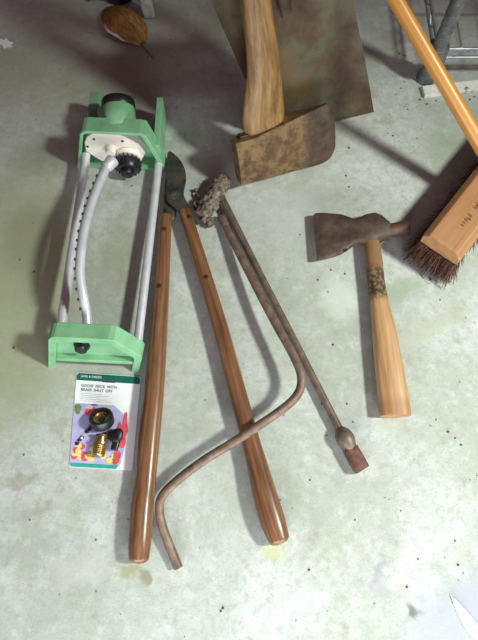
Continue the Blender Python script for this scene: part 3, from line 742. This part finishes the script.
# ------------------------------------------------------------------ bits at the far edge
def leaf(name, pa, pb, hw, arch, label, seed=0, stem=None, wob=.1):
    A, B = P(*pa), P(*pb); L = (B - A); t = L.normalized(); s = V((t.y, -t.x, 0)); mb = MB(); n, m = 22, 14; rows = []
    for i in range(n + 1):
        k = i / n; half = hw * (math.sin(PI * min(1, k * .96 + .02)) ** .62) * (1 + wob * mnoise.noise((k * 5, seed, 0)))
        row = []
        for j in range(m + 1):
            v = 2 * j / m - 1
            z = .002 + arch * math.sin(PI * (k * .9 + .05)) * (1 - v * v * .9) + .004 * (mnoise.noise((k * 4, v * 3, seed)) + .3) + .0016 * math.cos((k - abs(v) * .35) * 34)
            if v > .7: z += (v - .7) * .035 * math.sin(PI * k)
            row.append(mb.vert(A + L * k + s * (half * v) + UP * max(z, .0008), (k, v, 0)))
        rows.append(row)
    for i in range(n):
        for j in range(m): mb.face((rows[i][j], rows[i][j + 1], rows[i + 1][j + 1], rows[i + 1][j]))
    r = thing(name, label, 'leaf', (A + B) / 2)
    o = mb.build('leaf_blade', M['leaf'], r, angle=180); so = o.modifiers.new('thick', 'SOLIDIFY'); so.thickness = .0006; so.offset = 1
    if stem:
        mb = MB(); tube(mb, [P(*q) for q in stem], lambda k: .0014 - .0006 * k, n=8); mb.build('leaf_stem', M['leaf'], r)
    return r
leaf('dead_leaf', (107, 11), (143, 45), .043, .034, 'large curled brown dead leaf with a long stem on the concrete', 1, [(139, 41, .006), (144, 48, .006), (149, 54, .003), (154, 59, .002)])
leaf('dead_leaf', (88, 2), (103, -9), .018, .010, 'small tan dead leaf at the top edge beside the black pot', 5)
c = P(119, 7, 0) + V((0, .038, 0))
root = thing('plant_pot', 'black plastic plant pot behind the curled brown leaf', 'pot', c)
mb = MB(); N = 32
mb.loft([[c + V((math.cos(q) * r, math.sin(q) * r, z)) for q in [2 * PI * j / N for j in range(N)]] for r, z in ((.032, 0), (.035, .003), (.046, .11), (.049, .11), (.049, .125), (.045, .125), (.043, .11), (.033, .01))])
mb.build('pot_body', M['black'], root)
p = P(149.5, 16, 0); mb = MB(); d = V((-.10, .16, .98)).normalized()
stick(mb, [(*(p + UP * .0), .011, .008), (*(p + d * .03), .0145, .010), (*(p + d * .4), .0145, .010), (*(p + d * .8), .0145, .010)], 16, 4, up=V((0, 1, 0)))
mnz = min(q.z for q in mb.v); mb.v = [q - UP * (mnz - .0004) for q in mb.v]
tag(mb.build('wooden_stake', M['pale_post']), 'pale grey wooden stake standing behind the curled brown leaf', 'stake')

# scrap, white blade of feather, grit
mb = MB(); pts = [(0, 38), (4, 40), (6, 37.5), (9, 41), (14, 42), (11, 45), (13, 47), (7, 47.5), (4, 49), (2, 45), (-2, 44)]
mb.loft([[P(x, y, .0006) for x, y in pts], [P(x, y, .0016) for x, y in pts]])
tag(mb.build('paper_scrap', M['white'], smooth=False), 'tiny torn white scrap on the dark concrete far from the tools', 'scrap')
A, B = P(451.5, 597), P(484, 646); t = (B - A).normalized(); s = V((t.y, -t.x, 0)); mb = MB(); n = 20; rows = []
for i in range(n + 1):
    k = i / n; half = .0095 * (k ** .6 if k < .5 else .66 + .0 * k) * (1.45 if k >= .5 else 1.45) * (1 - max(0, k - .7) * .7)
    rows.append([mb.vert(A + (B - A) * k + s * (half * v) + UP * (.0012 + .004 * (1 - v * v) * math.sin(PI * k))) for v in (-1, -.5, 0, .5, 1)])
for i in range(n):
    for j in range(4): mb.face((rows[i][j], rows[i][j + 1], rows[i + 1][j + 1], rows[i + 1][j]))
rt = thing('feather', 'pure white pointed feather lying alone on the bright concrete', 'feather', (A + B) / 2)
o = mb.build('vane', M['feather'], rt, angle=180); so = o.modifiers.new('thick', 'SOLIDIFY'); so.thickness = .0006
mb = MB(); tube(mb, [P(450.5, 594.5, .001), P(452.5, 598.5, .0025), P(456, 604, .004)], lambda k: .0006 + .0008 * k, n=8); mb.build('quill', M['feather'], rt)

mb = MB(); random.seed(21)
spots = [(349, 148, 2.2), (346, 176, 2), (349, 187, 2), (374, 158, 0), (393, 136, 2.2), (333, 345, 2.2), (322, 404, 2.2), (347, 404, 1.8), (353, 422, 1.6), (448, 432, 2.4), (455, 438, 1.8), (461, 445, 2), (436, 420, 1.4), (223, 608, 2.2), (221, 611, 2), (309, 570, 2), (372, 262, 0), (318, 280, 2), (331, 270, 2), (345, 274, 2), (300, 235, 1.6), (328, 292, 1.4), (420, 100, 2.4), (427, 104, 2.4), (436, 101, 2), (470, 100, 2.6), (474, 97, 2), (405, 56, 2.4), (399, 54, 2), (412, 74, 1.6), (455, 541, 1.8), (458, 565, 2), (407, 587, 2), (418, 559, 1.6), (148, 58, 1.6), (170, 40, 1.6), (180, 66, 1.4), (60, 70, 1.4), (36, 120, 1.4), (132, 186, 2), (20, 260, 1.8), (34, 272, 2.2), (14, 348, 2.4), (42, 420, 1.8), (24, 455, 1.8), (30, 520, 1.6), (96, 540, 1.6), (215, 285, 1.6), (215, 320, 1.6), (205, 400, 1.4), (280, 500, 1.4), (310, 480, 1.6), (355, 520, 1.4), (375, 345, 0), (430, 280, 2.4), (449, 282, 2), (440, 300, 1.5)]
for _ in range(50): spots.append((random.uniform(0, 478), random.uniform(10, 640), random.uniform(.7, 1.3)))
for _ in range(26): spots.append((random.uniform(385, 430), random.uniform(60, 150), random.uniform(.8, 1.6)))
for (x, y, r) in spots:
    if r <= 0 or (40 < x < 150 and 315 < y < 476) or (70 < x < 175 and 85 < y < 180): continue
    c = P(x, y, 0); R = r * .00095; rr = []
    for i in range(5):
        ph = PI * i / 4
        rr.append([c + V((math.sin(ph) * math.cos(q) * R * (1 + .5 * mnoise.noise((x, q, 1))), math.sin(ph) * math.sin(q) * R * (1 + .5 * mnoise.noise((y, q, 3))), R * .45 * (1 + math.cos(ph)) * .8 + .0002)) for q in [2 * PI * j / 7 for j in range(7)]])
    mb.loft(rr)
tag(mb.build('floor_grit', M['debris'], angle=80, fix=False), 'scattered dark grit and crumbs across the concrete floor', 'grit', kind='stuff')

# ------------------------------------------------------------------ light
def lamp(name, typ, loc, aim, energy, col, **kw):
    l = bpy.data.lights.new(name, typ); l.energy = energy; l.color = col
    for k, v in kw.items(): setattr(l, k, v)
    o = bpy.data.objects.new(name, l); COL.objects.link(o); o.location = loc
    o.rotation_euler = (V(aim) - V(loc)).to_track_quat('-Z', 'Y').to_euler(); return o
lamp('ceiling_lamp', 'SPOT', (1.62, .05, 1.86), (.40, .03, 0), 305, (.92, 1.0, .93), spot_size=math.radians(61), spot_blend=1.0, shadow_soft_size=.135)
lamp('garage_door_daylight', 'AREA', (.14, -.82, .36), (.14, 1, .10), 23, (.87, .94, 1.0), shape='RECTANGLE', size=1.4, size_y=.52)
wd = bpy.data.worlds.new('garage_ambient'); scene.world = wd; wd.use_nodes = True
bg = wd.node_tree.nodes['Background']; bg.inputs[0].default_value = (.80, .38, .53, 1); bg.inputs[1].default_value = .19

cam = bpy.data.cameras.new('camera'); co = bpy.data.objects.new('camera', cam); COL.objects.link(co)
co.location = (0, 0, H); co.rotation_euler = (TH, 0, 0)
cam.sensor_fit = 'VERTICAL'; cam.sensor_height = 36; cam.lens = F / 640 * 36; cam.clip_start = .02
scene.camera = co
vs = scene.view_settings; vs.view_transform = 'Standard'; vs.look = 'None'; vs.gamma = 1; vs.use_curve_mapping = False; vs.exposure = 0.0
for o in bpy.data.objects:
    if '_o' in o: del o['_o']
